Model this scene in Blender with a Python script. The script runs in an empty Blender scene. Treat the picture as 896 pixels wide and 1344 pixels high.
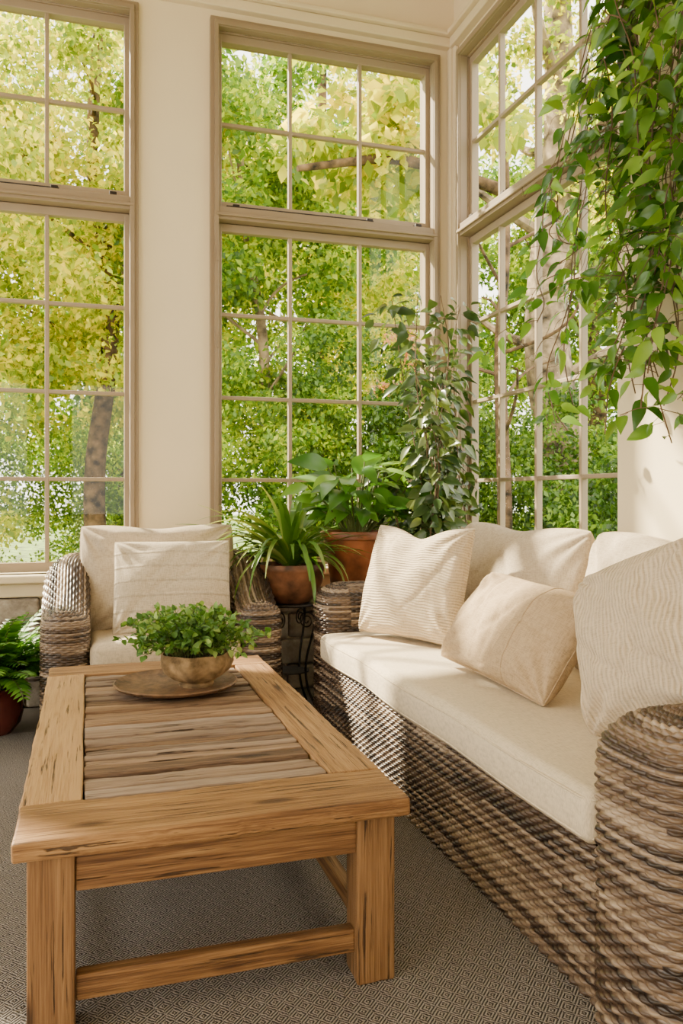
import bpy, math, random
import numpy as np
from mathutils import Vector, Matrix
random.seed(7); rng=np.random.default_rng(7)
SC=bpy.context.scene; COL=SC.collection
YB=4.73; XR=2.22; CEIL=4.6

# ---------------------------------------------------------------- helpers
def nrm(a):
    a=np.asarray(a,float); l=np.linalg.norm(a,axis=-1,keepdims=True); return a/np.maximum(l,1e-9)
class MB:
    def __init__(s): s.v=[];s.f=[];s.m=[]
    def add(s,v,f,mi=0):
        o=len(s.v); s.v.extend([tuple(map(float,p)) for p in v]); s.f.extend([tuple(int(i)+o for i in q) for q in f]); s.m.extend([mi]*len(f)); return s
def link(name,me,mats,parent=None,loc=None,smooth=True):
    for m in (mats if isinstance(mats,(list,tuple)) else [mats]): me.materials.append(m)
    if smooth: me.polygons.foreach_set('use_smooth',[True]*len(me.polygons))
    ob=bpy.data.objects.new(name,me); COL.objects.link(ob)
    if loc is not None: ob.location=loc
    if parent is not None: ob.parent=parent
    return ob
def mk(name,mb,mats,parent=None,org=None,smooth=False,sharp=True):
    o=Vector(parent.location) if parent is not None else Vector(org if org is not None else (0,0,0))
    me=bpy.data.meshes.new(name); me.from_pydata([(p[0]-o.x,p[1]-o.y,p[2]-o.z) for p in mb.v],[],mb.f)
    me.polygons.foreach_set('material_index',mb.m); me.update()
    ob=link(name,me,mats,parent,None if parent is not None else o,smooth)
    if smooth and sharp:
        try: me.set_sharp_from_angle(angle=math.radians(50))
        except Exception: pass
    return ob
def mk_np(name,V,F,mats,parent=None,org=None,attr=None,smooth=True):
    o=np.array(parent.location if parent is not None else (org if org is not None else (0,0,0)),float)
    V=np.asarray(V,float)-o; F=np.asarray(F,np.int32); k=F.shape[1]
    me=bpy.data.meshes.new(name); me.vertices.add(len(V)); me.vertices.foreach_set('co',V.astype(np.float32).ravel())
    me.loops.add(F.size); me.loops.foreach_set('vertex_index',F.ravel())
    me.polygons.add(len(F)); me.polygons.foreach_set('loop_start',np.arange(0,F.size,k,dtype=np.int32))
    me.update(calc_edges=True); me.validate()
    if attr is not None:
        a=me.attributes.new('strand','FLOAT','POINT'); a.data.foreach_set('value',np.asarray(attr,np.float32).ravel())
    return link(name,me,mats,parent,None if parent is not None else tuple(o),smooth)
def thing(name,loc,label,cat,group=None):
    e=bpy.data.objects.new(name,None); e.empty_display_size=.1; COL.objects.link(e); e.location=loc
    tag(e,label,cat,group); return e
def tag(o,label,cat,group=None):
    o["label"]=label;o["category"]=cat
    if group:o["group"]=group
def struct(o): o["kind"]="structure"; return o

def box(x0,x1,y0,y1,z0,z1):
    v=[(x,y,z) for x in(x0,x1) for y in(y0,y1) for z in(z0,z1)]
    f=[(0,1,3,2),(4,6,7,5),(0,4,5,1),(2,3,7,6),(0,2,6,4),(1,5,7,3)]
    return v,f
def rbox(x0,x1,y0,y1,z0,z1,r=.004,nx=1,ny=1,nz=1,rs=2,puff=0,fn=None):
    c=np.array([(x0+x1)/2,(y0+y1)/2,(z0+z1)/2]); h=np.array([(x1-x0)/2,(y1-y0)/2,(z1-z0)/2]); r=min(r,h.min()*.98)
    ax=[]
    for k,n in enumerate((nx,ny,nz)):
        i=h[k]-r; a=np.tan(np.linspace(-math.pi/4,0,rs+1))*r
        ax.append(np.concatenate([-(i)+a-0, np.linspace(-i,i,n+1)[1:-1], i-a[::-1]]))
    D={};V=[];F=[]
    def vid(p):
        key=tuple(np.round(p,6))
        if key not in D:
            q=np.clip(p,-(h-r),h-r); d=p-q; l=np.linalg.norm(d); pp=q+d/l*r if l>1e-9 else p
            if puff:
                w=(1-(pp[0]/h[0])**2)*(1-(pp[1]/h[1])**2); pp=pp.copy(); pp[2]+=puff*max(w,0)**.5*(1 if pp[2]>0 else -.3)
            pp=pp+c
            if fn: pp=fn(pp)
            D[key]=len(V);V.append(tuple(pp))
        return D[key]
    for k in range(3):
        a,b=[(1,2),(2,0),(0,1)][k]
        for s in(-1,1):
            A,B=ax[a],ax[b]
            for i in range(len(A)-1):
                for j in range(len(B)-1):
                    q=[]
                    for (ii,jj) in((i,j),(i+1,j),(i+1,j+1),(i,j+1)):
                        p=np.zeros(3);p[k]=s*h[k];p[a]=A[ii];p[b]=B[jj];q.append(vid(p))
                    F.append(tuple(q) if s>0 else tuple(q[::-1]))
    return V,F
def smoothp(pts,it=2):
    p=np.asarray(pts,float)
    for _ in range(it):
        q=np.empty((2*(len(p)-1),p.shape[1])); q[0::2]=.75*p[:-1]+.25*p[1:]; q[1::2]=.25*p[:-1]+.75*p[1:]
        p=np.vstack([p[:1],q,p[-1:]])
    return p
def tube(pts,r,sides=8,cap=True,closed=False):
    p=np.asarray(pts,float);n=len(p); r=np.broadcast_to(np.asarray(r,float),(n,))
    if closed: t=nrm(np.roll(p,-1,0)-np.roll(p,1,0))
    else: t=nrm(np.gradient(p,axis=0))
    ref=np.array([0,0,1.]) if abs(t[0][2])<.9 else np.array([1.,0,0])
    u=nrm(np.cross(t[0],ref)); V=[]
    for i in range(n):
        u=nrm(u-np.dot(u,t[i])*t[i]); w=np.cross(t[i],u)
        for k in range(sides):
            a=2*math.pi*k/sides; V.append(p[i]+r[i]*(math.cos(a)*u+math.sin(a)*w))
    F=[]
    m=n if closed else n-1
    for i in range(m):
        j=(i+1)%n
        for k in range(sides):
            k2=(k+1)%sides; F.append((i*sides+k,i*sides+k2,j*sides+k2,j*sides+k))
    if cap and not closed:
        F.append(tuple(range(sides))[::-1]); F.append(tuple((n-1)*sides+k for k in range(sides)))
    return V,F
def lathe(prof,c=(0,0,0),n=40,mod=None):
    V=[];F=[];m=len(prof)
    for i in range(n):
        a=2*math.pi*i/n
        for (r,z) in prof:
            rr=r*(mod(a,z) if mod else 1); V.append((c[0]+rr*math.cos(a),c[1]+rr*math.sin(a),c[2]+z))
    for i in range(n):
        j=(i+1)%n
        for k in range(m-1): F.append((i*m+k,j*m+k,j*m+k+1,i*m+k+1))
    return V,F
def leaf_t(W=.4,n=5,fold=.12,curl=.25,base=.6,wave=0):
    V=[];F=[]
    for i in range(n+1):
        t=i/n; w=W/2*math.sin(math.pi*min(1,max(0,t))**base)**.9 if 0<t<1 else .004
        w=max(w,.004); z=-curl*t*t
        V+= [(-w,t,z+fold*w*2+wave*math.sin(t*9)),(0,t,z),(w,t,z+fold*w*2-wave*math.sin(t*9))]
    for i in range(n):
        a=3*i; F+=[(a,a+1,a+4,a+3),(a+1,a+2,a+5,a+4)]
    return np.array(V),np.array(F)
def scatter(T,pos,dr,up,sc):
    Vt,Ft=T; pos=np.asarray(pos,float); y=nrm(dr); up=np.asarray(up,float)
    z=nrm(up-(up*y).sum(1,keepdims=True)*y+1e-6); x=np.cross(y,z); s=np.asarray(sc,float)[:,None,None]
    V=pos[:,None]+s*(Vt[None,:,0:1]*x[:,None]+Vt[None,:,1:2]*y[:,None]+Vt[None,:,2:3]*z[:,None])
    F=Ft[None]+(np.arange(len(pos))*len(Vt))[:,None,None]
    return V.reshape(-1,3),F.reshape(-1,Ft.shape[1])
def ribbon(p,w,fold=.25,up=(0,0,1)):
    p=np.asarray(p,float);t=nrm(np.gradient(p,axis=0)); s=nrm(np.cross(t,np.array(up))+1e-5); nn=np.cross(s,t); w=np.asarray(w)[:,None]
    V=np.stack([p-s*w+nn*w*fold,p,p+s*w+nn*w*fold],1).reshape(-1,3)
    F=[]
    for i in range(len(p)-1):
        a=3*i;F+=[(a,a+1,a+4,a+3),(a+1,a+2,a+5,a+4)]
    return V,F

# ---------------------------------------------------------------- materials
def M(name):
    m=bpy.data.materials.new(name); m.use_nodes=True; nt=m.node_tree; nt.nodes.clear()
    return m,nt,lambda t,**k:node(nt,t,**k)
def node(nt,t,**k):
    n=nt.nodes.new(t)
    for a,b in k.items():
        if a.startswith('i_'):
            n.inputs[a[2:].replace('_',' ')].default_value=b
        else: setattr(n,a,b)
    return n
def ramp(nt,stops):
    n=nt.nodes.new('ShaderNodeValToRGB'); e=n.color_ramp.elements
    while len(e)<len(stops): e.new(.5)
    for i,(p,c) in enumerate(stops): e[i].position=p; e[i].color=(*c,1)
    return n
def out(nt,sh):
    o=nt.nodes.new('ShaderNodeOutputMaterial'); nt.links.new(sh,o.inputs[0])
def math_n(nt,op,a,b=None,c=None):
    n=nt.nodes.new('ShaderNodeMath');n.operation=op
    for i,x in enumerate((a,b,c)):
        if x is None: continue
        if isinstance(x,(int,float)): n.inputs[i].default_value=x
        else: nt.links.new(x,n.inputs[i])
    return n.outputs[0]
def bumpn(nt,h,st=.3,d=.01):
    b=nt.nodes.new('ShaderNodeBump'); b.inputs['Strength'].default_value=st; b.inputs['Distance'].default_value=d; nt.links.new(h,b.inputs['Height']); return b.outputs[0]
def coords(nt,scale=(1,1,1),island=False):
    tc=nt.nodes.new('ShaderNodeTexCoord'); mp=nt.nodes.new('ShaderNodeMapping'); mp.inputs['Scale'].default_value=scale
    nt.links.new(tc.outputs['Object'],mp.inputs[0])
    if island:
        g=nt.nodes.new('ShaderNodeNewGeometry'); r=math_n(nt,'MULTIPLY',g.outputs['Random Per Island'],37.)
        cx=nt.nodes.new('ShaderNodeCombineXYZ')
        for i in range(3): nt.links.new(r,cx.inputs[i])
        nt.links.new(cx.outputs[0],mp.inputs['Location'])
        return mp.outputs[0],g.outputs['Random Per Island']
    return mp.outputs[0]
def simple(name,c,rough=.6,var=.06,nscale=6,bump=.05,bs=60,spec=.4,metal=0):
    m,nt,N=M(name); co=coords(nt)
    n1=N('ShaderNodeTexNoise',i_Scale=nscale,i_Detail=4.); nt.links.new(co,n1.inputs['Vector'])
    lo=tuple(max(0,x*(1-var*2)) for x in c); hi=tuple(min(1,x*(1+var)) for x in c)
    r=ramp(nt,[(.3,lo),(.7,hi)]); nt.links.new(n1.outputs[0],r.inputs[0])
    n2=N('ShaderNodeTexNoise',i_Scale=bs,i_Detail=3.); nt.links.new(co,n2.inputs['Vector'])
    p=N('ShaderNodeBsdfPrincipled',i_Roughness=rough,i_Metallic=metal); p.inputs['Specular IOR Level'].default_value=spec
    nt.links.new(r.outputs[0],p.inputs['Base Color']); nt.links.new(bumpn(nt,n2.outputs[0],bump,.01),p.inputs['Normal'])
    out(nt,p.outputs[0]); return m
def leafm(name,stops,trans=.35,rough=.45,tcol=1.6,ss=3.,tb=.4):
    m,nt,N=M(name); g=N('ShaderNodeNewGeometry'); r=ramp(nt,stops)
    co=coords(nt); nz=N('ShaderNodeTexNoise',i_Scale=ss,i_Detail=2.); nt.links.new(co,nz.inputs['Vector'])
    f=math_n(nt,'ADD',math_n(nt,'MULTIPLY',g.outputs['Random Per Island'],.6),math_n(nt,'MULTIPLY_ADD',nz.outputs[0],1.2,-.4))
    nt.links.new(f,r.inputs[0])
    p=N('ShaderNodeBsdfPrincipled',i_Roughness=rough); nt.links.new(r.outputs[0],p.inputs['Base Color'])
    t=N('ShaderNodeBsdfTranslucent'); mu=N('ShaderNodeMixRGB',blend_type='MULTIPLY'); mu.inputs[0].default_value=1
    mu.inputs[2].default_value=(tcol*1.05,tcol,tcol*tb,1); nt.links.new(r.outputs[0],mu.inputs[1]); nt.links.new(mu.outputs[0],t.inputs[0])
    x=N('ShaderNodeMixShader'); x.inputs[0].default_value=trans; nt.links.new(p.outputs[0],x.inputs[1]); nt.links.new(t.outputs[0],x.inputs[2]); out(nt,x.outputs[0]); return m
def wood(name,axis,stops,cracks=.5,islandvar=.3,rough=.55,sc=1.,grey=0,crs=105):
    m,nt,N=M(name); s=[62*sc]*3; s['xyz'.index(axis)]=2.4*sc
    co,rnd=coords(nt,tuple(s),True)
    n1=N('ShaderNodeTexNoise',i_Scale=1.,i_Detail=7.,i_Roughness=.66,i_Distortion=.5); nt.links.new(co,n1.inputs['Vector'])
    s2=[330*sc]*3; s2['xyz'.index(axis)]=7*sc; co2,_=coords(nt,tuple(s2),True)
    n2=N('ShaderNodeTexNoise',i_Scale=1.,i_Detail=3.); nt.links.new(co2,n2.inputs['Vector'])
    sb=[7*sc]*3; sb['xyz'.index(axis)]=1.5*sc; cob,_=coords(nt,tuple(sb),True)
    nb=N('ShaderNodeTexNoise',i_Scale=1.,i_Detail=3.); nt.links.new(cob,nb.inputs['Vector'])
    f=math_n(nt,'ADD',math_n(nt,'MULTIPLY',n1.outputs[0],.50),math_n(nt,'ADD',math_n(nt,'MULTIPLY',n2.outputs[0],.3),math_n(nt,'MULTIPLY',nb.outputs[0],.20)))
    sk=[9.]*3; sk['xyz'.index(axis)]=2.6; cok,_=coords(nt,tuple(sk),True)
    vk=N('ShaderNodeTexVoronoi',i_Scale=1.); nt.links.new(cok,vk.inputs['Vector']); kn=ramp(nt,[(.03,(1,1,1)),(.16,(0,0,0))]); nt.links.new(vk.outputs['Distance'],kn.inputs[0])
    f=math_n(nt,'SUBTRACT',f,math_n(nt,'MULTIPLY',kn.outputs[0],.22))
    f=math_n(nt,'ADD',f,math_n(nt,'MULTIPLY_ADD',rnd,islandvar,-islandvar/2))
    r=ramp(nt,stops); nt.links.new(f,r.inputs[0])
    s3=[crs*sc]*3; s3['xyz'.index(axis)]=3.4*sc; co3,_=coords(nt,tuple(s3),True)
    n3=N('ShaderNodeTexNoise',i_Scale=1.,i_Detail=5.,i_Roughness=.6); nt.links.new(co3,n3.inputs['Vector'])
    cr=ramp(nt,[(.60,(0,0,0)),(.65,(1,1,1))]); nt.links.new(n3.outputs[0],cr.inputs[0])
    mx=N('ShaderNodeMixRGB'); nt.links.new(math_n(nt,'MULTIPLY',cr.outputs[0],cracks),mx.inputs[0]); nt.links.new(r.outputs[0],mx.inputs[1]); mx.inputs[2].default_value=(.040,.020,.010,1)
    col=mx.outputs[0]
    if grey:
        hs=N('ShaderNodeHueSaturation'); rr=math_n(nt,'FRACT',math_n(nt,'MULTIPLY',rnd,7.3)); nt.links.new(math_n(nt,'MULTIPLY_ADD',rr,.35,.70),hs.inputs['Saturation']); nt.links.new(col,hs.inputs['Color']); col=hs.outputs[0]
    p=N('ShaderNodeBsdfPrincipled',i_Roughness=rough); nt.links.new(col,p.inputs['Base Color']); p.inputs['Specular IOR Level'].default_value=.3
    h=math_n(nt,'SUBTRACT',f,math_n(nt,'MULTIPLY',cr.outputs[0],.8))
    nt.links.new(bumpn(nt,h,.8,.006),p.inputs['Normal']); out(nt,p.outputs[0]); return m
def fabric(name,c,rib=None,ribfreq=90,ribst=.6,band=None,dark=.74):
    m,nt,N=M(name); tc=N('ShaderNodeTexCoord'); sp=N('ShaderNodeSeparateXYZ'); nt.links.new(tc.outputs['Object'],sp.inputs[0])
    nz=N('ShaderNodeTexNoise',i_Scale=5.,i_Detail=3.); nt.links.new(tc.outputs['Object'],nz.inputs['Vector'])
    mpx=N('ShaderNodeMapping'); mpx.inputs['Scale'].default_value=(40,450,90); nt.links.new(tc.outputs['Object'],mpx.inputs[0])
    mpy=N('ShaderNodeMapping'); mpy.inputs['Scale'].default_value=(450,40,90); nt.links.new(tc.outputs['Object'],mpy.inputs[0])
    a=N('ShaderNodeTexNoise',i_Scale=1.,i_Detail=2.); b=N('ShaderNodeTexNoise',i_Scale=1.,i_Detail=2.); nt.links.new(mpx.outputs[0],a.inputs['Vector']); nt.links.new(mpy.outputs[0],b.inputs['Vector'])
    h=math_n(nt,'ADD',a.outputs[0],b.outputs[0])
    colf=math_n(nt,'ADD',math_n(nt,'MULTIPLY_ADD',h,1.0,-.50),math_n(nt,'MULTIPLY',nz.outputs[0],.04))
    st=.35; d=.002
    if rib is not None:
        w=N('ShaderNodeTexNoise',i_Scale=7.,i_Detail=3.); nt.links.new(tc.outputs['Object'],w.inputs['Vector'])
        v=math_n(nt,'ADD',sp.outputs['xyz'.index(rib)],math_n(nt,'MULTIPLY',w.outputs[0],.035))
        rv=math_n(nt,'MULTIPLY_ADD',math_n(nt,'SINE',math_n(nt,'MULTIPLY',v,ribfreq*6.283)),.5,.5)
        h=math_n(nt,'ADD',math_n(nt,'MULTIPLY',h,.5),math_n(nt,'MULTIPLY',rv,1.)); st=ribst; d=.005
        colf=math_n(nt,'ADD',math_n(nt,'MULTIPLY',colf,.8),math_n(nt,'MULTIPLY_ADD',rv,.35,-.08))
    if band is not None:
        rv=math_n(nt,'MULTIPLY_ADD',math_n(nt,'SINE',math_n(nt,'MULTIPLY',sp.outputs['xyz'.index(band)],88)),.5,.5)
        rv=math_n(nt,'POWER',rv,14.)
        h=math_n(nt,'ADD',h,math_n(nt,'MULTIPLY',rv,1.5)); st=.6; d=.005
        colf=math_n(nt,'SUBTRACT',colf,math_n(nt,'MULTIPLY',rv,.2))
    r=ramp(nt,[(.20,tuple(x*dark for x in c)),(.65,c)]); nt.links.new(colf,r.inputs[0])
    p=N('ShaderNodeBsdfPrincipled',i_Roughness=.95); p.inputs['Specular IOR Level'].default_value=.15
    nt.links.new(r.outputs[0],p.inputs['Base Color']); nt.links.new(bumpn(nt,h,st,d),p.inputs['Normal']); out(nt,p.outputs[0]); return m
def wickerm(name,stops):
    m,nt,N=M(name); at=N('ShaderNodeAttribute',attribute_name='strand'); co=coords(nt,(7,7,7))
    nz=N('ShaderNodeTexNoise',i_Scale=1.,i_Detail=2.); nt.links.new(co,nz.inputs['Vector'])
    f=math_n(nt,'ADD',math_n(nt,'MULTIPLY_ADD',at.outputs['Fac'],.85,0),math_n(nt,'MULTIPLY_ADD',nz.outputs[0],.3,-.10))
    r=ramp(nt,stops); nt.links.new(f,r.inputs[0])
    p=N('ShaderNodeBsdfPrincipled',i_Roughness=.32); nt.links.new(r.outputs[0],p.inputs['Base Color'])
    out(nt,p.outputs[0]); return m

WALL=simple('wall_paint',(.74,.625,.425),.7,.02,2,.03,90)
TRIM=simple('trim_paint',(.26,.195,.125),.45,.03,3,.03,60)
TRIM2=simple('sash_paint',(.31,.24,.16),.45,.03,3,.03,60)
CREAM=simple('cream_trim',(.67,.56,.38),.5,.02,2,.02,60)
IRON=simple('iron',(.035,.028,.024),.5,.1,20,.2,80,metal=.6)
def stone():
    m,nt,N=M('stone'); co,rnd=coords(nt,(1,1,1),True); n=N('ShaderNodeTexNoise',i_Scale=14.,i_Detail=7.,i_Roughness=.65); nt.links.new(co,n.inputs['Vector'])
    f=math_n(nt,'ADD',n.outputs[0],math_n(nt,'MULTIPLY_ADD',rnd,.3,-.15)); r=ramp(nt,[(.3,(.16,.13,.105)),(.55,(.36,.31,.25)),(.75,(.5,.45,.37))]); nt.links.new(f,r.inputs[0])
    p=N('ShaderNodeBsdfPrincipled',i_Roughness=.85); nt.links.new(r.outputs[0],p.inputs['Base Color']); nt.links.new(bumpn(nt,n.outputs[0],.7,.02),p.inputs['Normal']); out(nt,p.outputs[0]); return m
STONE=stone()
FLOORM=simple('slate_floor',(.16,.14,.12),.6,.25,4,.2,30)
GRASS=simple('grass',(.16,.26,.04),.9,.5,3,.5,40)
TERRA=simple('terracotta',(.27,.088,.032),.42,.4,8,.15,40)
TERRA2=simple('aged_terracotta',(.19,.078,.036),.5,.5,10,.3,30)
MAROON=simple('glazed_maroon',(.08,.016,.012),.25,.2,6,.05,30)
CERAM=simple('stoneware',(.29,.195,.10),.9,.35,22,.5,70,spec=.15)
PLATE=simple('wood_plate',(.155,.085,.042),.6,.3,30,.3,90)
SOIL=simple('soil',(.05,.03,.02),.95,.4,30,.9,60)
BARK=simple('bark',(.12,.072,.04),.9,.8,9,1.,14)
BARKL=simple('pale_bark',(.30,.22,.14),.9,.5,6,1.,14)
STEM=simple('green_stem',(.10,.13,.03),.6,.2,10,.05,40)
STEMB=simple('brown_stem',(.12,.07,.035),.7,.2,10,.1,40)
BLACKPOT=simple('dark_planter',(.03,.024,.02),.7,.2,10,.1,40)
honey=[(.34,(.070,.029,.011)),(.45,(.178,.088,.034)),(.54,(.29,.160,.066)),(.68,(.43,.265,.12))]
WY=wood('oak_y','y',honey,.9); WX=wood('oak_x','x',honey,.9); WZ=wood('oak_z','z',[(.34,(.036,.016,.006)),(.45,(.10,.048,.019)),(.56,(.178,.092,.038)),(.72,(.30,.17,.075))],.95)
WP=wood('reclaimed','x',[(.28,(.046,.025,.015)),(.42,(.125,.071,.039)),(.56,(.235,.146,.084)),(.74,(.37,.26,.17))],1.,.19,.75,.8,grey=1,crs=85)
wk=[(.06,(.018,.011,.008)),(.38,(.066,.040,.026)),(.62,(.155,.104,.068)),(.95,(.37,.285,.205))]
WICK=wickerm('wicker',wk)
LIN=fabric('linen_cream',(.64,.54,.395)); LIN2=fabric('linen_grey',(.48,.395,.29),dark=.64); LIN3=fabric('linen_tan',(.47,.35,.22),dark=.64)
RIBH=fabric('ribbed_h',(.62,.505,.36),'y',85,.7,dark=.66); RIBV=fabric('ribbed_v',(.63,.52,.38),'x',80,.7,dark=.66); BANDF=fabric('banded_linen',(.59,.50,.37),band='y',dark=.64)
def rugm():
    m,nt,N=M('woven_rug'); tc=N('ShaderNodeTexCoord'); sp=N('ShaderNodeSeparateXYZ'); nt.links.new(tc.outputs['Object'],sp.inputs[0])
    wz=N('ShaderNodeTexNoise',i_Scale=140.,i_Detail=2.); nt.links.new(tc.outputs['Object'],wz.inputs['Vector'])
    off=math_n(nt,'MULTIPLY_ADD',wz.outputs[0],.006,-.003)
    x=math_n(nt,'ADD',sp.outputs[0],off); y=math_n(nt,'ADD',sp.outputs[1],off)
    c=.020
    px=math_n(nt,'FLOOR',math_n(nt,'DIVIDE',x,c)); py=math_n(nt,'FLOOR',math_n(nt,'DIVIDE',y,c*1.5))
    par=math_n(nt,'FLOORED_MODULO',math_n(nt,'ADD',px,py),2.); sg=math_n(nt,'MULTIPLY_ADD',par,2.,-1.)
    d=math_n(nt,'ADD',x,math_n(nt,'MULTIPLY',sg,y)); st=math_n(nt,'SINE',math_n(nt,'MULTIPLY',d,6.283/(c/2)))
    fz=N('ShaderNodeTexNoise',i_Scale=300.,i_Detail=2.); nt.links.new(tc.outputs['Object'],fz.inputs['Vector'])
    f=math_n(nt,'ADD',math_n(nt,'MULTIPLY_ADD',st,.46,.42),math_n(nt,'MULTIPLY_ADD',fz.outputs[0],1.1,-.5))
    r=ramp(nt,[(.1,(.034,.031,.030)),(.9,(.38,.345,.312))]); nt.links.new(f,r.inputs[0])
    p=N('ShaderNodeBsdfPrincipled',i_Roughness=.95); p.inputs['Specular IOR Level'].default_value=.1
    nt.links.new(r.outputs[0],p.inputs['Base Color']); nt.links.new(bumpn(nt,f,.6,.006),p.inputs['Normal']); out(nt,p.outputs[0]); return m
RUG=rugm()
def glassm():
    m,nt,N=M('window_glass'); t=N('ShaderNodeBsdfTransparent'); g=N('ShaderNodeBsdfGlossy',i_Roughness=.02); x=N('ShaderNodeMixShader'); x.inputs[0].default_value=.02
    nt.links.new(t.outputs[0],x.inputs[1]);nt.links.new(g.outputs[0],x.inputs[2]);out(nt,x.outputs[0]); return m
GLASS=glassm()
L_YEL=leafm('leaf_yellow',[(.15,(.10,.18,.008)),(.5,(.34,.40,.012)),(.85,(.82,.68,.02))],.45,tcol=1.9,ss=1.2,tb=.22)
L_GRN=leafm('leaf_garden',[(.15,(.030,.09,.008)),(.5,(.12,.24,.012)),(.85,(.46,.54,.025))],.42,ss=1.0,tcol=1.9,tb=.22)
L_DGR=leafm('leaf_hedge',[(.15,(.018,.06,.008)),(.5,(.065,.155,.016)),(.85,(.24,.38,.04))],.38,ss=1.0,tb=.3)
L_PNK=leafm('leaf_blossom',[(.3,(.60,.24,.17)),(.7,(.75,.48,.33))],.4)
L_VINE=leafm('leaf_vine',[(.15,(.018,.068,.008)),(.5,(.055,.16,.015)),(.85,(.21,.38,.038))],.32,.26)
L_FIC=leafm('leaf_ficus',[(.15,(.016,.042,.011)),(.5,(.045,.09,.02)),(.85,(.15,.20,.05))],.2,.3)
L_LILY=leafm('leaf_lily',[(.15,(.03,.11,.010)),(.5,(.075,.21,.02)),(.85,(.21,.39,.045))],.3,.3)
L_STR=leafm('leaf_strap',[(.15,(.04,.11,.012)),(.5,(.10,.22,.025)),(.85,(.36,.41,.11))],.25,.4)
L_HERB=leafm('leaf_herb',[(.15,(.04,.12,.018)),(.5,(.11,.25,.045)),(.85,(.32,.45,.11))],.3,.5)
L_FERN=leafm('leaf_fern',[(.15,(.03,.12,.012)),(.5,(.075,.23,.02)),(.85,(.18,.39,.045))],.3,.45)

# ---------------------------------------------------------------- room shell
def shell():
    b=MB(); b.add(*box(-2.6,XR+.1,-1.6,YB+.2,-.12,0)); struct(mk('floor',b,FLOORM,org=(0,0,0)))
    b=MB(); b.add(*box(-2.7,XR+.1,-1.7,YB+.2,CEIL,CEIL+.1)); struct(mk('ceiling',b,CREAM,org=(0,0,CEIL)))
    ops=[(-1.09,.235),(.71,2.08)]; z0,z1=.72,3.87; y0,y1=YB,YB+.2
    b=MB()
    b.add(*box(-2.6,ops[0][0],y0,y1,0,CEIL)); b.add(*box(ops[0][1],ops[1][0],y0,y1,0,CEIL)); b.add(*box(ops[1][1],XR+.1,y0,y0+.05,0,CEIL))
    for a,c in ops: b.add(*box(a,c,y0,y1,z1,CEIL)); b.add(*box(a,c,y0,y1,0,z0))
    struct(mk('wall_back',b,WALL,org=(0,YB,0)))
    b=MB(); oy=(2.93,4.59)
    b.add(*box(XR,XR+.1,oy[1],YB,0,CEIL)); b.add(*box(XR,XR+.1,oy[0],oy[1],z1,CEIL)); b.add(*box(XR,XR+.1,oy[0],oy[1],0,z0))
    b.add(*box(XR-.08,XR+.1,-1.6,oy[0]+.01,0,CEIL))
    struct(mk('wall_right',b,WALL,org=(XR,3,0)))
    b=MB(); b.add(*box(-2.7,-2.6,-1.6,YB+.2,0,.7)); b.add(*box(-2.7,-2.6,-1.6,YB+.2,3.7,CEIL))
    for y in (-1.6,.4,2.4,4.4): b.add(*box(-2.7,-2.6,y,y+.45,.7,3.7))
    struct(mk('wall_left',b,WALL,org=(-2.6,1.5,0)))  # unseen side wall, added with broad openings to reduce and direct the fill
    b=MB(); b.add(*box(-2.7,XR+.1,-1.7,-1.6,0,.9)); b.add(*box(-2.7,XR+.1,-1.7,-1.6,2.6,CEIL)); b.add(*box(-2.7,-1.6,-1.7,-1.6,.9,2.6)); b.add(*box(.6,XR+.1,-1.7,-1.6,.9,2.6)); b.add(*box(-.75,-.2,-1.7,-1.6,.9,2.6))
    struct(mk('wall_front',b,WALL,org=(0,-1.6,0)))  # unseen wall behind the camera, added to hold back fill; openings sized for light
shell()
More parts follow.
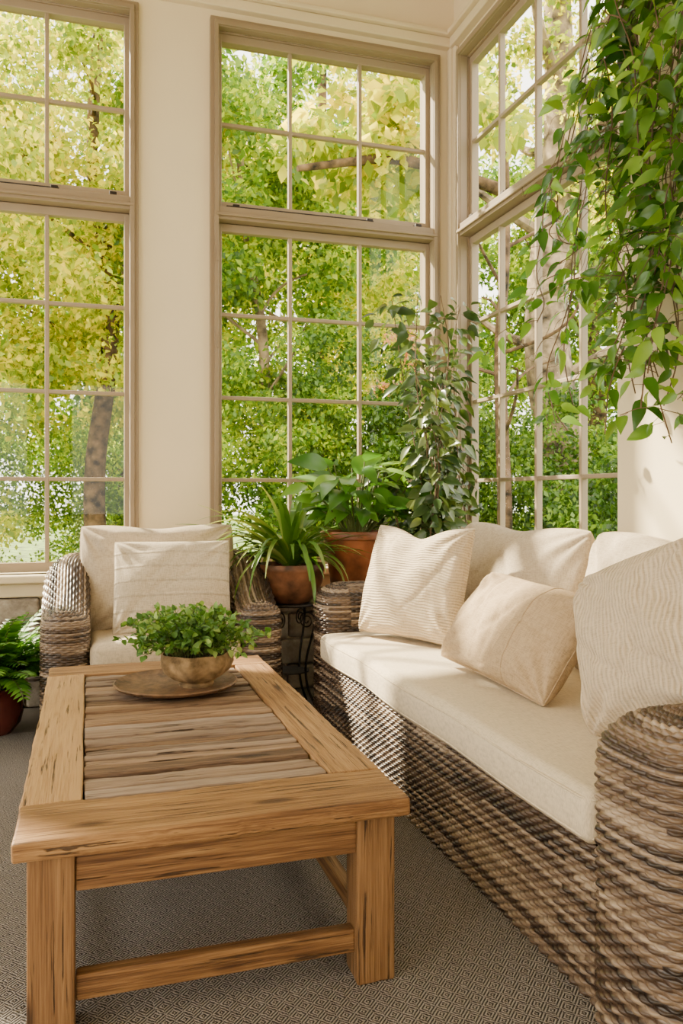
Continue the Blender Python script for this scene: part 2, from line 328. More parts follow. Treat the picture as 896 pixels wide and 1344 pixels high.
def window(name,gl,mp,org,side,dep=.19):
    b=MB()
    def bx(a0,a1,h0,h1,d0,d1,mi=0):
        V,F=rbox(a0,a1,h0,h1,d0,d1,.004,rs=1); b.add([mp(*p) for p in V],F if side else [f[::-1] for f in F],mi)
    A0,A1=min(gl),max(gl); H=[(.78,2.70,[1.24,1.725,2.215]),(2.875,3.815,[3.335])]
    st=.032
    cw=.045
    for k,(w,d,e) in enumerate(((cw,-.03,.006),(.022,-.045,.003))):
        bx(A0-st-w,A0-st+e,.7215,3.87+w,d,.02-.003*k); bx(A1+st-e,A1+st+w,.7215,3.87+w,d,.02-.003*k)
        bx(A0-st-w+.001,A1+st+w-.001,3.872-e,3.872+w+.004,d-.002,.019-.003*k)
    bx(A0-st-.008,A0-st+.004,.7225,3.868,.0215,dep); bx(A1+st-.004,A1+st+.008,.7225,3.868,.0215,dep); bx(A0-st-.007,A1+st+.007,3.860,3.869,.0225,dep-.002)
    bx(A0-st-.018,A1+st+.018,2.750,2.825,-.034,.09); bx(A0-st-.016,A1+st+.016,2.768,2.786,-.050,.088)
    for (h0,h1,ms) in H:
        d0,d1=.035,.085
        for a in (A0,A1): bx(a-st+.002 if a==A0 else a, a if a==A0 else a+st-.002, h0-.049,h1+.044,d0,d1,1)
        bx(A0-st+.003,A1+st-.003,h0-.053,h0,d0+.0015,d1-.001,1); bx(A0-st+.003,A1+st-.003,h1,h1+.047,d0+.0015,d1-.001,1)
        for a in sorted(gl)[1:-1]: bx(a-.011,a+.011,h0-.002,h1+.002,d0+.008,d1-.005,1)
        for h in ms: bx(A0-.002,A1+.002,h-.011,h+.011,d0+.010,d1-.007,1)
    ob=struct(mk(name,b,[TRIM,TRIM2],org=org))
    g=MB()
    for (h0,h1,ms) in H:
        V=[mp(A0,h0,.062),mp(A1,h0,.062),mp(A1,h1,.062),mp(A0,h1,.062)]; g.add(V,[(0,1,2,3)])
    go=mk('window_glass',g,GLASS,parent=ob); struct(go)
    s=MB(); V,F=rbox(A0+.02,A0+(A1-A0)*.72,2.829,2.841,-.01,.005,.003,rs=1); s.add([mp(*p) for p in V],F)
    for fr in (.06,.7,.95):
        V,F=rbox(A0+(A1-A0)*fr-.02,A0+(A1-A0)*fr+.02,2.827,2.85,-.015,.03,.004,rs=1); s.add([mp(*p) for p in V],F)
    so=mk('window_stay',s,IRON,parent=ob); struct(so)
    hb=MB()
    for hh in (1.0,2.0,2.5):
        V,F=rbox(A0-st-.012,A0-st+.004,hh,hh+.09,-.052,-.0455,.002,rs=1); hb.add([mp(*p) for p in V],F)
    struct(mk('hinge',hb,TRIM,parent=ob))
    return ob
mb_=lambda a,h,d:(a,YB+d,h)
mr_=lambda a,h,d:(XR+d,a,h)
window('window_1',[-1.045,-.632,-.218,.195],mb_,(-.42,YB,.72),False)
window('window_2',[.749,1.164,1.608,2.040],mb_,(1.38,YB,.72),False)
window('window_3',[2.98,3.40,3.81,4.21,4.545],mr_,(XR,3.68,.72),True,.098)
def trims():
    prof=((3.97,4.03,.05),(4.031,4.06,.08),(4.35,4.40,.04),(4.401,4.6,.10))
    b=MB()
    for (z0,z1,d) in prof: b.add(*rbox(-2.6,XR-.001,YB-d,YB+.01,z0,z1,.008,rs=2))
    struct(mk('trim_1',b,CREAM,org=(0,YB,4)))
    b=MB()
    for (z0,z1,d) in prof: b.add(*rbox(XR-d,XR+.01,2.95,YB-.001,z0+.001,z1+.001,.008,rs=2))
    struct(mk('trim_2',b,CREAM,org=(XR,4,4)))
    b=MB(); b.add(*rbox(-2.6,XR-.001,YB-.09,YB+.06,.675,.72,.012)); b.add(*rbox(-2.6,XR-.001,YB-.05,YB+.01,.60,.676,.008))
    struct(mk('trim_3',b,CREAM,org=(0,YB,.7)))
    b=MB(); b.add(*rbox(XR-.09,XR+.06,2.95,YB-.002,.674,.719,.012)); b.add(*rbox(XR-.05,XR+.01,2.95,YB-.002,.601,.677,.008))
    struct(mk('trim_4',b,CREAM,org=(XR,4,.7)))
    b=MB(); b.add(*rbox(XR-.05,XR-.001,YB-.05,YB-.001,.72,3.97,.012)); b.add(*rbox(XR-.03,XR-.002,YB-.085,YB-.002,.721,3.971,.008))
    struct(mk('trim_5',b,CREAM,org=(XR,YB,2)))
    b=MB(); z=0.0; r=random.Random(3)
    for row,hh in enumerate((.15,.15,.15,.149)):
        x=-2.6+r.random()*.1
        while x<XR-.01:
            w=r.uniform(.18,.42); x1=min(x+w,XR)
            dd=r.uniform(.04,.06)
            b.add(*rbox(x+.004,x1-.004,YB-dd,YB+.02,z+.004,z+hh-.004,.018,3,1,2,rs=2)); x=x1
        z+=hh
    struct(mk('baseboard_back',b,STONE,org=(0,YB,0),smooth=True))
trims()
b=MB(); b.add(*rbox(-2.2,2.12,.1,4.19,.0005,.010,.004)); rug=mk('rug',b,RUG,org=(0,2,0)); tag(rug,'large flat-woven grey and beige patterned rug under the seating','rug')
Z0=.010

# ---------------------------------------------------------------- wicker
def weave_grid(name,P,S,T,pitch,stake,A,closed,fade,parent,sign=1,seed=0):
    ns,nt=P.shape[:2]
    if closed: Pp=np.concatenate([P[-1:],P,P[:1]],0); ds=(Pp[2:]-Pp[:-2])
    else: ds=np.gradient(P,axis=0)
    dt=np.gradient(P,axis=1); Nn=nrm(np.cross(ds,dt))*sign
    row=np.floor(T/pitch+1e-6); fr=T/pitch-row; prof=np.sqrt(np.clip(1-(2*fr-1)**2,0,1))
    q=(S[:,None]/stake+row[None,:])%2.0; over=np.sin(math.pi*q/2.0)**2
    fd=fade[None,:]
    r2=np.random.default_rng(seed); rj=1+.22*(r2.random(4000)-.5)
    tab=r2.random((4000,64)); rowi=row.astype(int)
    h=A*(prof[None]**.7)*(.16+.84*over**.75*fd+.4*(1-fd))*(rj[rowi][None])
    V=P+Nn*h[...,None]
    pc=(S[:,None]/.62+tab[rowi,0][None,:]*5).astype(int)%64
    hs=tab[np.broadcast_to(rowi[None,:],pc.shape),pc]
    idx=np.arange(ns*nt).reshape(ns,nt)
    if closed: i2=np.roll(idx,-1,0)
    else: i2=idx[1:]; 
    a=idx if closed else idx[:-1]
    F=np.stack([a[:,:-1],i2[:,:-1],i2[:,1:],a[:,1:]],-1).reshape(-1,4)
    if sign<0:F=F[:,::-1]
    return mk_np(name,V.reshape(-1,3),F,WICK,parent=parent,attr=hs.reshape(-1))
def weave_path(name,path,hw,z0,Hfun,Hn,parent,pitch=.0115,stake=.022,A=.0115,sps=6,spt=6,sq=.62,rz=None,seed=0):
    p=np.asarray(path,float); t=nrm(np.gradient(p,axis=0)); n=np.stack([-t[:,1],t[:,0]],1)
    O=[];Mm=[]
    for i in range(len(p)): O.append(p[i]-n[i]*hw);Mm.append(p[i])
    def cap(c,T,N):
        for a in np.linspace(-90,90,41)[1:-1]:
            ca,sa=math.cos(math.radians(a)),math.sin(math.radians(a))
            O.append(c+T*hw*abs(ca)**sq+N*hw*math.copysign(abs(sa)**sq,sa));Mm.append(c)
    cap(p[-1],t[-1],n[-1])
    for i in range(len(p)-1,-1,-1): O.append(p[i]+n[i]*hw);Mm.append(p[i])
    cap(p[0],-t[0],-n[0])
    O=np.array(O+O[:1]);Mm=np.array(Mm+Mm[:1]); d=np.r_[0,np.cumsum(np.linalg.norm(np.diff(O,axis=0),axis=1))]
    Lt=d[-1]; k=int(round(Lt/stake/2))*2; stk=Lt/k; S=np.linspace(0,Lt,k*sps,endpoint=False)
    Oi=np.stack([np.interp(S,d,O[:,j]) for j in(0,1)],1); Mi=np.stack([np.interp(S,d,Mm[:,j]) for j in(0,1)],1)
    rz=rz or hw*.8; Lv=Hn-z0-rz; La=math.pi/2*(rz+hw)/2; rows=int((Lv+La)/pitch); pt=(Lv+La)/rows; T=np.linspace(0,Lv+La,rows*spt+1)
    phi=np.clip((T-Lv)/La,0,1)*math.pi/2; f=np.where(T<Lv,0,1-np.cos(phi)); z=np.where(T<Lv,T,Lv+rz*np.sin(phi)); zf=z/(Hn-z0)
    H=Hfun(Mi)
    XY=Oi[:,None]*(1-f)[None,:,None]+Mi[:,None]*f[None,:,None]
    Z=z0+zf[None,:]*(H[:,None]-z0); P=np.concatenate([XY,Z[...,None]],-1)
    return weave_grid(name,P,S,T,pt,stk,A,True,np.clip(1-f*.8,0,1),parent,1,seed)
def weave_panel(name,a,b_,z0,z1,parent,pitch=.0115,stake=.022,A=.0115,seed=0,sign=1):
    a=np.array(a,float);b_=np.array(b_,float);L=np.linalg.norm(b_-a);k=int(L/stake);st=L/k;S=np.linspace(0,L,k*6+1);rows=int((z1-z0)/pitch);pt=(z1-z0)/rows;T=np.linspace(0,z1-z0,rows*6+1)
    XY=a+(b_-a)*(S/L)[:,None]; P=np.concatenate([np.repeat(XY[:,None],len(T),1),np.repeat((z0+T)[None,:,None],len(S),0)],-1)
    return weave_grid(name,P,S,T,pt,st,A,False,np.ones(len(T)),parent,sign,seed)
def wob(p,a=.004,f=5,seed=0):
    x,y,z=p; return np.array([x+a*math.sin(f*y+seed),y+a*math.sin(f*x*1.3+seed),z+a*math.sin(f*1.1*x+seed)*math.sin(f*.9*y+1.7*seed)])

# sofa
sofa=thing('sofa',(1.55,2.65,Z0),'long woven brown wicker sofa with cream linen seat cushion','sofa')
def lin(a,b,n=40): return np.array(a)+(np.array(b)-np.array(a))*np.linspace(0,1,n)[:,None]
weave_path('arm',lin((1.19,1.405),(1.93,1.405)),.147,Z0,lambda m:np.full(len(m),.70),.70,sofa,seed=1,sq=.54,pitch=.0120,stake=.022,A=.0125,sps=7)
weave_path('arm',lin((1.22,3.89),(1.93,3.89)),.13,Z0,lambda m:np.full(len(m),.71),.71,sofa,seed=2)
weave_path('backrest',lin((2.0,1.5),(2.0,3.8)),.08,Z0,lambda m:np.full(len(m),.78),.78,sofa,seed=3,sps=4,spt=4)
weave_panel('base_panel',(1.085,3.80),(1.085,1.50),Z0,.365,sofa,seed=4,pitch=.0116,A=.0125)
b=MB(); b.add(*box(1.10,1.95,1.5,3.8,.30,.355)); mk('seat_deck',b,BLACKPOT,parent=sofa)
b=MB(); b.add(*rbox(1.055,1.86,1.56,3.745,.362,.487,.035,10,28,2,rs=4,puff=.018,fn=lambda p:wob(p,.005,8,1))); mk('seat_cushion',b,LIN,parent=sofa,smooth=True,sharp=False)
b=MB()
for z in (.383,.470):
    loop=[(1.058,1.60),(1.058,3.71),(1.075,3.742),(1.10,3.744),(1.80,3.744),(1.80,1.562),(1.10,1.562),(1.075,1.565)]
    pp=[]
    for i in range(len(loop)):
        a0,a1=np.array(loop[i]),np.array(loop[(i+1)%len(loop)])
        for q in np.linspace(0,1,12,endpoint=False): pp.append((*(a0+(a1-a0)*q),z))
    pp=[tuple(wob(np.array(q),.005,8,1)) for q in pp]
    b.add(*tube(pp,.003,6,closed=True))
mk('piping',b,LIN,parent=sofa,smooth=True,sharp=False)

# armchair
chair=thing('armchair',(.35,4.2,Z0),'rounded brown wicker armchair with cream cushions near the windows','armchair')
def cpath():
    pts=[];R=.26;xl,xr,yb,yf=-.10,.80,4.50,3.93
    for y in np.linspace(yf,yb-R,14)[:-1]: pts.append((xl,y))
    for a in np.linspace(180,90,12): pts.append((xl+R+R*math.cos(math.radians(a)),yb-R+R*math.sin(math.radians(a))))
    for x in np.linspace(xl+R,xr-R,10)[1:-1]: pts.append((x,yb))
    for a in np.linspace(90,0,12): pts.append((xr-R+R*math.cos(math.radians(a)),yb-R+R*math.sin(math.radians(a))))
    for y in np.linspace(yb-R,yf,14)[1:]: pts.append((xr,y))
    return np.array(pts)[::-1]
def chH(m):
    t=np.clip((m[:,1]-3.9)/.5,0,1); return .62+.23*(t*t*(3-2*t))
weave_path('shell',cpath(),.10,Z0+.03,chH,.74,chair,pitch=.0130,stake=.023,A=.0115,sps=5,spt=5,seed=5,sq=.9)
weave_panel('base_panel',(.76,3.87),(-.06,3.87),Z0+.03,.34,chair,pitch=.0130,seed=6,sign=-1)
b=MB(); b.add(*box(-.02,.72,3.89,4.42,.30,.345)); mk('seat_deck',b,BLACKPOT,parent=chair)
b=MB(); b.add(*rbox(.005,.695,3.835,4.39,.35,.475,.04,8,8,2,rs=4,puff=.02,fn=lambda p:wob(p,.004,11,2))); mk('seat_cushion',b,LIN,parent=chair,smooth=True,sharp=False)
for (x,y) in ((-.1,3.9),(.8,3.9),(.1,4.48),(.6,4.48)):
    b=MB(); b.add(*lathe([(0,0),(.022,0),(.026,.05),(0,.05)],(x,y,Z0),12)); mk('leg',b,BLACKPOT,parent=chair,smooth=True)

# ---------------------------------------------------------------- pillows
def pillow(name,w,h,t,mat,c,F,lean,roll,label,seed,dent=0,pinch=.04,n=76,wr=.010,panel=None,sag=0,cr=.04,cre=6):
    r=np.random.default_rng(seed); u=np.sin(np.linspace(-1,1,n)*math.pi/2*.96)/math.sin(math.pi/2*.96); U,Vv=np.meshgrid(u,u,indexing='ij')
    corner=cr*(U**4)*(Vv**4)
    X=w/2*U*(1-pinch*(1-Vv**2)-corner); Y=h/2*Vv*(1-pinch*(1-U**2)-corner)
    Tk=t/2*np.clip((1-U**2)*(1-Vv**2),0,1)**.38*(1-sag*Vv)
    if dent: Y=Y-dent*np.exp(-(U/.4)**2)*((Vv+1)/2)**3; 
    W=np.zeros_like(X)
    for _ in range(12):
        k=r.normal(size=2)*11/max(w,.4); W+=np.sin(k[0]*X+k[1]*Y+r.random()*6.28+1.2*np.sin(5*X+r.random()*6))*r.uniform(.3,1)
    for _ in range(cre):
        a=r.random()*3.14; q=X*math.cos(a)+Y*math.sin(a)-r.uniform(-.15,.15)+.03*np.sin(9*Y+r.random()*6); W+=-2.6*np.exp(-(q/.011)**2)*np.exp(-((X-r.uniform(-w/3,w/3))**2+(Y-r.uniform(-h/3,h/3))**2)/.02)
    ang=np.zeros_like(X)
    for sx in(-1,1):
        for sy in(-1,1):
            dx,dy=X-sx*w/2,Y-sy*h/2; R=np.hypot(dx,dy); ang+=np.sin(np.arctan2(dy*sy,dx*sx)*14+seed)*np.exp(-(R/(.32*min(w,h)+.02))**2)
    edge=np.clip((1-U**2)*(1-Vv**2)*4,0,1)
    W=W*wr*.3*edge+ang*wr*.9*edge**.5
    top=np.stack([X,Y,Tk+W],-1); bot=np.stack([X,Y,-Tk+W*.5],-1)
    V=[tuple(p) for p in top.reshape(-1,3)]; F4=[]; idx=np.arange(n*n).reshape(n,n); bi=idx.copy()
    for i in range(1,n-1):
        for j in range(1,n-1): bi[i,j]=len(V); V.append(tuple(bot[i,j]))
    for i in range(n-1):
        for j in range(n-1):
            F4.append((idx[i,j],idx[i+1,j],idx[i+1,j+1],idx[i,j+1])); F4.append((bi[i,j],bi[i,j+1],bi[i+1,j+1],bi[i+1,j]))
    ob=mk_np(name,np.array(V),np.array(F4),mat,org=(0,0,0))
    Fv=Vector(F).normalized(); up=Vector((0,0,1)); a=math.radians(lean)
    z=Fv*math.cos(a)+up*math.sin(a); y=up*math.cos(a)-Fv*math.sin(a); x=y.cross(z)
    R=Matrix((x,y,z)).transposed()@Matrix.Rotation(math.radians(roll),3,'Z')
    ob.matrix_world=Matrix.Translation(c)@R.to_4x4()
    ring=[]
    for i in range(n-1): ring.append(top[i,0])
    for j in range(n-1): ring.append(top[n-1,j])
    for i in range(n-1,0,-1): ring.append(top[i,n-1])
    for j in range(n-1,0,-1): ring.append(top[0,j])
    b=MB(); b.add(*tube(ring,.0028,5,closed=True))
    if panel is not None:
        for pn in panel:
            i=int((pn+1)/2*(n-1)); b.add(*tube([top[i,j] for j in range(1,n-1)],.0026,5))
    s=mk('seam',b,mat,org=(0,0,0),smooth=True,sharp=False); s.parent=ob; s.location=(0,0,0)
    tag(ob,label,'cushion'); return ob
pillow('back_cushion',1.12,.57,.25,LIN2,(1.83,3.28,.745),(-1,0,0),12,0,'large greige linen back cushion leaning on the sofa back',11,wr=.020,dent=.03,cr=.07,cre=10)
pillow('back_cushion',1.12,.57,.25,LIN2,(1.83,2.16,.745),(-1,0,0),12,0,'large greige linen back cushion against the sofa back',12,wr=.020,dent=.03,cr=.07,cre=10)
pillow('throw_pillow',.58,.52,.22,RIBH,(1.40,3.39,.76),(-.9,-.42,0),16,0,'cream square pillow with fine horizontal ribs on the sofa',13,dent=.05,sag=.15,pinch=.06,cr=.02)
pillow('lumbar_pillow',.66,.39,.20,LIN3,(1.41,2.50,.68),(-1,-.12,0),36,-4,'tan linen lumbar pillow resting on the sofa seat',14,panel=(.30,),wr=.015,pinch=.05,cr=.03,cre=10)
pillow('throw_pillow',.47,.50,.25,RIBV,(1.45,1.84,.765),(-1,-.20,0),20,24,'large cream pillow with vertical ribs by the sofa arm',15,sag=.1,pinch=.03,cr=.07,wr=.017,cre=9)
pillow('back_cushion',.80,.58,.22,LIN2,(.35,4.28,.72),(0,-1,0),13,0,'greige linen cushion against the armchair back',16,wr=.020,dent=.02,cre=10,cr=.05)
pillow('throw_pillow',.57,.47,.20,BANDF,(.395,4.05,.70),(-.1,-1,0),18,0,'off-white pillow with stitched horizontal bands on the armchair',18,cr=.03)

# ---------------------------------------------------------------- coffee table
tab=thing('coffee_table',(.28,2.63,Z0),'rustic wooden coffee table with reclaimed plank top','coffee table')
x0,x1,y0,y1=-.148,.713,1.75,3.51; zt=.45
def worn(s,cx,cy,hx,hy):
    def f(p):
        p=wob(p,.0012,9,s)
        e=math.sin(p[0]*41+s)*math.sin(p[1]*37+1.3*s)*.0009+math.sin(p[0]*131+p[1]*97+s)*.0006
        if abs(p[0]-cx)>hx-.01 or abs(p[1]-cy)>hy-.01: p=p+np.array([e*1.5,e*1.5,e*.8])
        return p
    return f
b=MB()
b.add(*rbox(x0,x0+.135,y0+.215,y1-.17,zt-.042,zt,.005,2,40,1,fn=worn(1,.28,2.6,.43,.9)),0); b.add(*rbox(x1-.135,x1,y0+.215,y1-.17,zt-.042,zt,.005,2,40,1,fn=worn(2,.28,2.6,.43,.9)),0)
b.add(*rbox(x0,x1,y0,y0+.213,zt-.042,zt,.007,40,4,1,fn=worn(3,.28,y0+.1,.43,.106)),1); b.add(*rbox(x0,x1,y1-.168,y1,zt-.042,zt,.006,30,3,1,fn=worn(4,.28,y1-.08,.43,.08)),1)
mk('top_frame',b,[WY,WX],parent=tab,smooth=True)
b=MB(); r=random.Random(5); y=y0+.218; end=y1-.172; ws=[]
tot=end-y
while sum(ws)<tot: ws.append(r.choice((.045,.055,.065,.078)))
k_=tot/sum(ws); ws=[q*k_ for q in ws]
for w in ws:
    s=r.random()*9; zz=zt-.001-r.random()*.010
    b.add(*rbox(x0+.139,x1-.139,y+.006,y+w-.006,zt-.035,zz,.004,24,3,1,fn=lambda p,s=s:wob(wob(p,.0018,16,s),.0009,70,s))); y+=w
mk('plank_panel',b,WP,parent=tab,smooth=True)
b=MB(); b.add(*box(x0+.05,x1-.05,y0+.1,y1-.1,zt-.041,zt-.034)); mk('underboard',b,BLACKPOT,parent=tab)
LG=[(-.120,-.025,1.79,1.885),(.598,.692,1.79,1.885),(-.120,-.025,3.38,3.475),(.598,.692,3.38,3.475)]
for l in LG:
    b=MB(); b.add(*rbox(l[0],l[1],l[2],l[3],Z0,zt-.0425,.006,3,3,20,fn=lambda p:wob(wob(p,.001,30,l[0]),.0010,90,l[1]))); mk('leg',b,WZ,parent=tab,smooth=True)
for (a,bb) in (((-.025,.598,1.80,1.835),WX),((-.025,.598,3.43,3.465),WX)):
    b=MB(); b.add(*rbox(*a,.315,.407,.004)); mk('apron',b,bb,parent=tab)
for a in ((-.11,-.08,1.885,3.38),(.65,.68,1.885,3.38)):
    b=MB(); b.add(*rbox(*a,.315,.407,.004)); mk('apron',b,WY,parent=tab)
for a in ((-.025,.598,1.815,1.85),(-.025,.598,3.41,3.445)):
    b=MB(); b.add(*rbox(*a,.075,.130,.004)); mk('stretcher',b,WX,parent=tab)
for a in ((-.095,-.06,1.885,3.38),(.635,.67,1.885,3.38)):
    b=MB(); b.add(*rbox(*a,.085,.130,.004)); mk('stretcher',b,WY,parent=tab)

# plate, bowl, herb
zp=zt
b=MB(); b.add(*lathe([(0,0),(.12,0),(.17,.004),(.215,.016),(.222,.025),(.216,.029),(.205,.022),(.17,.013),(.12,.010),(0,.010)],(.305,3.0,zp),56)); pl=mk('plate',b,PLATE,org=(.305,3.0,zp),smooth=True); tag(pl,'round brown wooden serving plate on the coffee table','plate')
bc=(.375,2.98,zp+.0105)
bowl=thing('bowl_planter',bc,'tan stoneware bowl planter with leafy green herb on a plate','planter')
md=lambda a,z:1+.05*math.cos(7*a+.6)*(z>.02)
b=MB(); b.add(*lathe([(0,0),(.06,0),(.064,.010),(.055,.016),(.085,.03),(.116,.055),(.130,.085),(.128,.112),(.122,.122),(.114,.116),(.110,.095),(.0,.09)],bc,70,md)); mk('bowl',b,CERAM,parent=bowl,smooth=True)
b=MB(); b.add(*lathe([(0,.104),(.112,.104)],bc,40)); mk('soil',b,SOIL,parent=bowl)
def herb():
    P=[];D=[];U=[];S=[];st=MB(); c=np.array(bc)+np.array([-.02,0,.11])
    for i in range(220):
        a=rng.uniform(0,6.28); rr=rng.uniform(0,.09); el=rng.uniform(.20,1.5); L=rng.uniform(.09,.19)*(.85+.4*math.cos(el))
        d=np.array([math.cos(a)*math.cos(el),math.sin(a)*math.cos(el),math.sin(el)]); p0=c+np.array([math.cos(a)*rr*.9,math.sin(a)*rr*.9,0])
        p1=p0+d*L*.55+np.array([0,0,.025]); p2=p0+d*L+np.array([0,0,-.01]); pts=smoothp([p0,p1,p2],2); st.add(*tube(pts,.0012,4,cap=False))
        for k in range(11):
            q=pts[min(len(pts)-1,int(len(pts)*(.4+.06*k)))]; dd=nrm(d*.6+rng.normal(size=3)*.7); P.append(q);D.append(dd);U.append(np.array([0,0,1.])+rng.normal(size=3)*.5);S.append(rng.uniform(.016,.033))
    T=leaf_t(.8,4,.15,.15,.8,.05); V,F=scatter(T,P,D,U,S); mk_np('foliage',V,F,L_HERB,parent=bowl); mk('stems',st,STEM,parent=bowl)
herb()

# ---------------------------------------------------------------- plants in pots
def pot(parent,c,R,H,mat):
    b=MB(); b.add(*lathe([(0,0),(R*.66,0),(R*.70,.01),(R*.92,H-.05),(R*.93,H-.045),(R*1.0,H-.042),(R*1.02,H-.01),(R*.99,H),(R*.92,H),(R*.9,H-.03),(0,H-.03)],c,48)); mk('pot',b,mat,parent=parent,smooth=True)
    b=MB(); b.add(*lathe([(0,0),(R*.9,0)],(c[0],c[1],c[2]+H-.028),32)); mk('soil',b,SOIL,parent=parent)
ps=(1.045,4.28,0)
stand=thing('plant_stand',ps,'black wrought iron plant stand with scrolled legs','plant stand')
b=MB(); b.add(*lathe([(0,.560),(.15,.560),(.155,.566),(.15,.572),(0,.572)],ps,36)); mk('tray',b,IRON,parent=stand,smooth=True)
b=MB(); b.add(*lathe([(0,.20),(.10,.20),(.10,.206),(0,.206)],ps,30)); mk('shelf',b,IRON,parent=stand,smooth=True)
for k in range(4):
    a=math.pi/4+k*math.pi/2; pts=[]
    for (r,z) in ((.17,.0),(.15,.03),(.10,.12),(.09,.25),(.13,.38),(.155,.48),(.145,.555)): pts.append((ps[0]+r*math.cos(a),ps[1]+r*math.sin(a),z+.007))
    b=MB(); b.add(*tube(smoothp(pts,3),.0065,8))
    sp=[]
    for q in np.linspace(0,4*math.pi,40): rr=.05*(1-q/15); sp.append((ps[0]+(.10+rr*math.cos(q))*math.cos(a),ps[1]+(.10+rr*math.cos(q))*math.sin(a),.48+rr*math.sin(q)))
    b.add(*tube(sp,.004,6)); mk('leg',b,IRON,parent=stand,smooth=True)
c1=(1.045,4.28,.572)
sp_=thing('potted_strap_plant',c1,'arching strap-leaved plant in aged terracotta pot on iron stand','potted plant')
b=MB(); b.add(*lathe([(0,0),(.095,0),(.105,.008),(.145,.05),(.172,.11),(.178,.165),(.182,.17),(.186,.195),(.180,.21),(.166,.21),(.16,.18),(0,.18)],c1,48)); mk('pot',b,TERRA2,parent=sp_,smooth=True)
b=MB(); b.add(*lathe([(0,.183),(.162,.183)],c1,32)); mk('soil',b,SOIL,parent=sp_)
def strap():
    Vs=[];Fs=[];o=0
    for i in range(125):
        a=rng.uniform(0,6.28); L=rng.uniform(.32,.66); el=rng.uniform(.7,1.5); dr=rng.uniform(.4,1.7); w0=rng.uniform(.012,.022)
        if math.cos(a)>.3: L*=.75
        t=np.linspace(0,1,16); p=np.zeros((16,3)); ang=el-dr*t*1.5; step=L/15
        rr=.03+np.cumsum(np.cos(ang))*step; zz=np.cumsum(np.sin(ang))*step
        p[:,0]=c1[0]+rr*math.cos(a); p[:,1]=c1[1]+rr*math.sin(a)*.75; p[:,2]=c1[2]+.18+zz
        p[:,1]=np.minimum(p[:,1],4.62)
        w=w0*np.clip(1.1-t**2.2,.04,1); V,F=ribbon(p,w,.35,(math.sin(a)*.1,.1,1)); Vs.append(V);Fs.append(np.array(F)+o);o+=len(V)
    mk_np('leaves',np.vstack(Vs),np.vstack(Fs),L_STR,parent=sp_)
strap()
c2=(1.44,4.36,.62)
st2=thing('plant_stool',(1.44,4.36,0),'dark wooden plant stool tucked behind the sofa','stool')
b=MB(); b.add(*lathe([(0,.59),(.17,.59),(.175,.605),(.17,.62),(0,.62)],(1.44,4.36,0),36)); mk('seat',b,BLACKPOT,parent=st2,smooth=True)
for k in range(3):
    a=k*2.094+.5; b=MB(); b.add(*tube([(1.44+.15*math.cos(a),4.36+.15*math.sin(a),0),(1.44+.11*math.cos(a),4.36+.11*math.sin(a),.595)],.014,8)); mk('leg',b,BLACKPOT,parent=st2,smooth=True)
lily=thing('potted_broadleaf_plant',c2,'broad glossy-leaved green plant in terracotta pot behind sofa','potted plant')
pot(lily,c2,.195,.33,TERRA)
def broad():
    P=[];D=[];U=[];S=[];st=MB()
    for i in range(84):
        a=rng.uniform(0,6.28); el=rng.uniform(.6,1.45); L=rng.uniform(.12,.44); d=np.array([math.cos(a)*math.cos(el),math.sin(a)*math.cos(el)*.6,math.sin(el)])
        p0=np.array(c2)+np.array([math.cos(a)*.05,math.sin(a)*.05,.30]); p2=p0+d*L; pts=smoothp([p0,p0+d*L*.5+np.array([0,0,.03]),p2],2); st.add(*tube(pts,.004,5,cap=False))
        dd=np.array([math.cos(a),math.sin(a)*.7,rng.uniform(-.5,.6)]); 
        if p2[1]>4.42: dd[1]=-abs(dd[1])
        P.append(p2);D.append(dd);U.append(np.array([0,-.7,1.])+rng.normal(size=3)*.4);S.append(rng.uniform(.14,.24))
    V,F=scatter(leaf_t(.46,9,.12,.35,.75,.012),P,D,U,S); V[:,1]=np.minimum(V[:,1],4.66); mk_np('leaves',V,F,L_LILY,parent=lily); mk('stems',st,STEM,parent=lily,smooth=True)
broad()
c3=(1.92,4.24,0)
fic=thing('potted_ficus',c3,'tall bushy dark green potted ficus in the window corner','potted plant')
pot(fic,c3,.17,.34,BLACKPOT)
def ficus():
    P=[];D=[];U=[];S=[];st=MB()
    for i in range(25):
        a=rng.uniform(0,6.28); top=rng.uniform(1.1,2.1) if i>4 else 2.25; sp=rng.uniform(.06,.36)*(1.3-.5*top/2.2)
        p0=np.array([c3[0]+.04*math.cos(a),c3[1]+.04*math.sin(a),.32]); e=np.array([c3[0]+sp*math.cos(a)-.04,c3[1]+sp*math.sin(a),top]); e[0]=min(e[0],2.12); e[1]=min(e[1],4.6); m=(p0+e)/2+rng.normal(size=3)*.06
        pts=smoothp([p0,(p0+m)/2+rng.normal(size=3)*.03,m,(m+e)/2+rng.normal(size=3)*.06,e],3); st.add(*tube(pts,np.linspace(.006,.002,len(pts)),5,cap=False))
        for k in range(62):
            f=rng.uniform(.2,1); q=pts[int((len(pts)-1)*f)]+rng.normal(size=3)*.022
            b_=rng.uniform(0,6.28); tw=rng.uniform(.0,.10); d=np.array([math.cos(b_),math.sin(b_),rng.uniform(-1.1,.1)]); P.append(q+d*tw);D.append(d);U.append(np.array([0,-.5,1.])+rng.normal(size=3)*.6);S.append(rng.uniform(.06,.12))
            if k%4==0: st.add(*tube([q,q+d*tw],.0014,4,cap=False))
    V,F=scatter(leaf_t(.50,5,.2,.25,.75),P,D,U,S); V[:,1]=np.minimum(V[:,1],4.66); V[:,0]=np.minimum(V[:,0],2.17)
    mk_np('leaves',V,F,L_FIC,parent=fic); mk('stems',st,STEMB,parent=fic,smooth=True)
ficus()
c4=(-.42,4.22,Z0)
fern=thing('potted_fern',c4,'lush green fern in a glossy dark maroon pot on floor','potted plant')
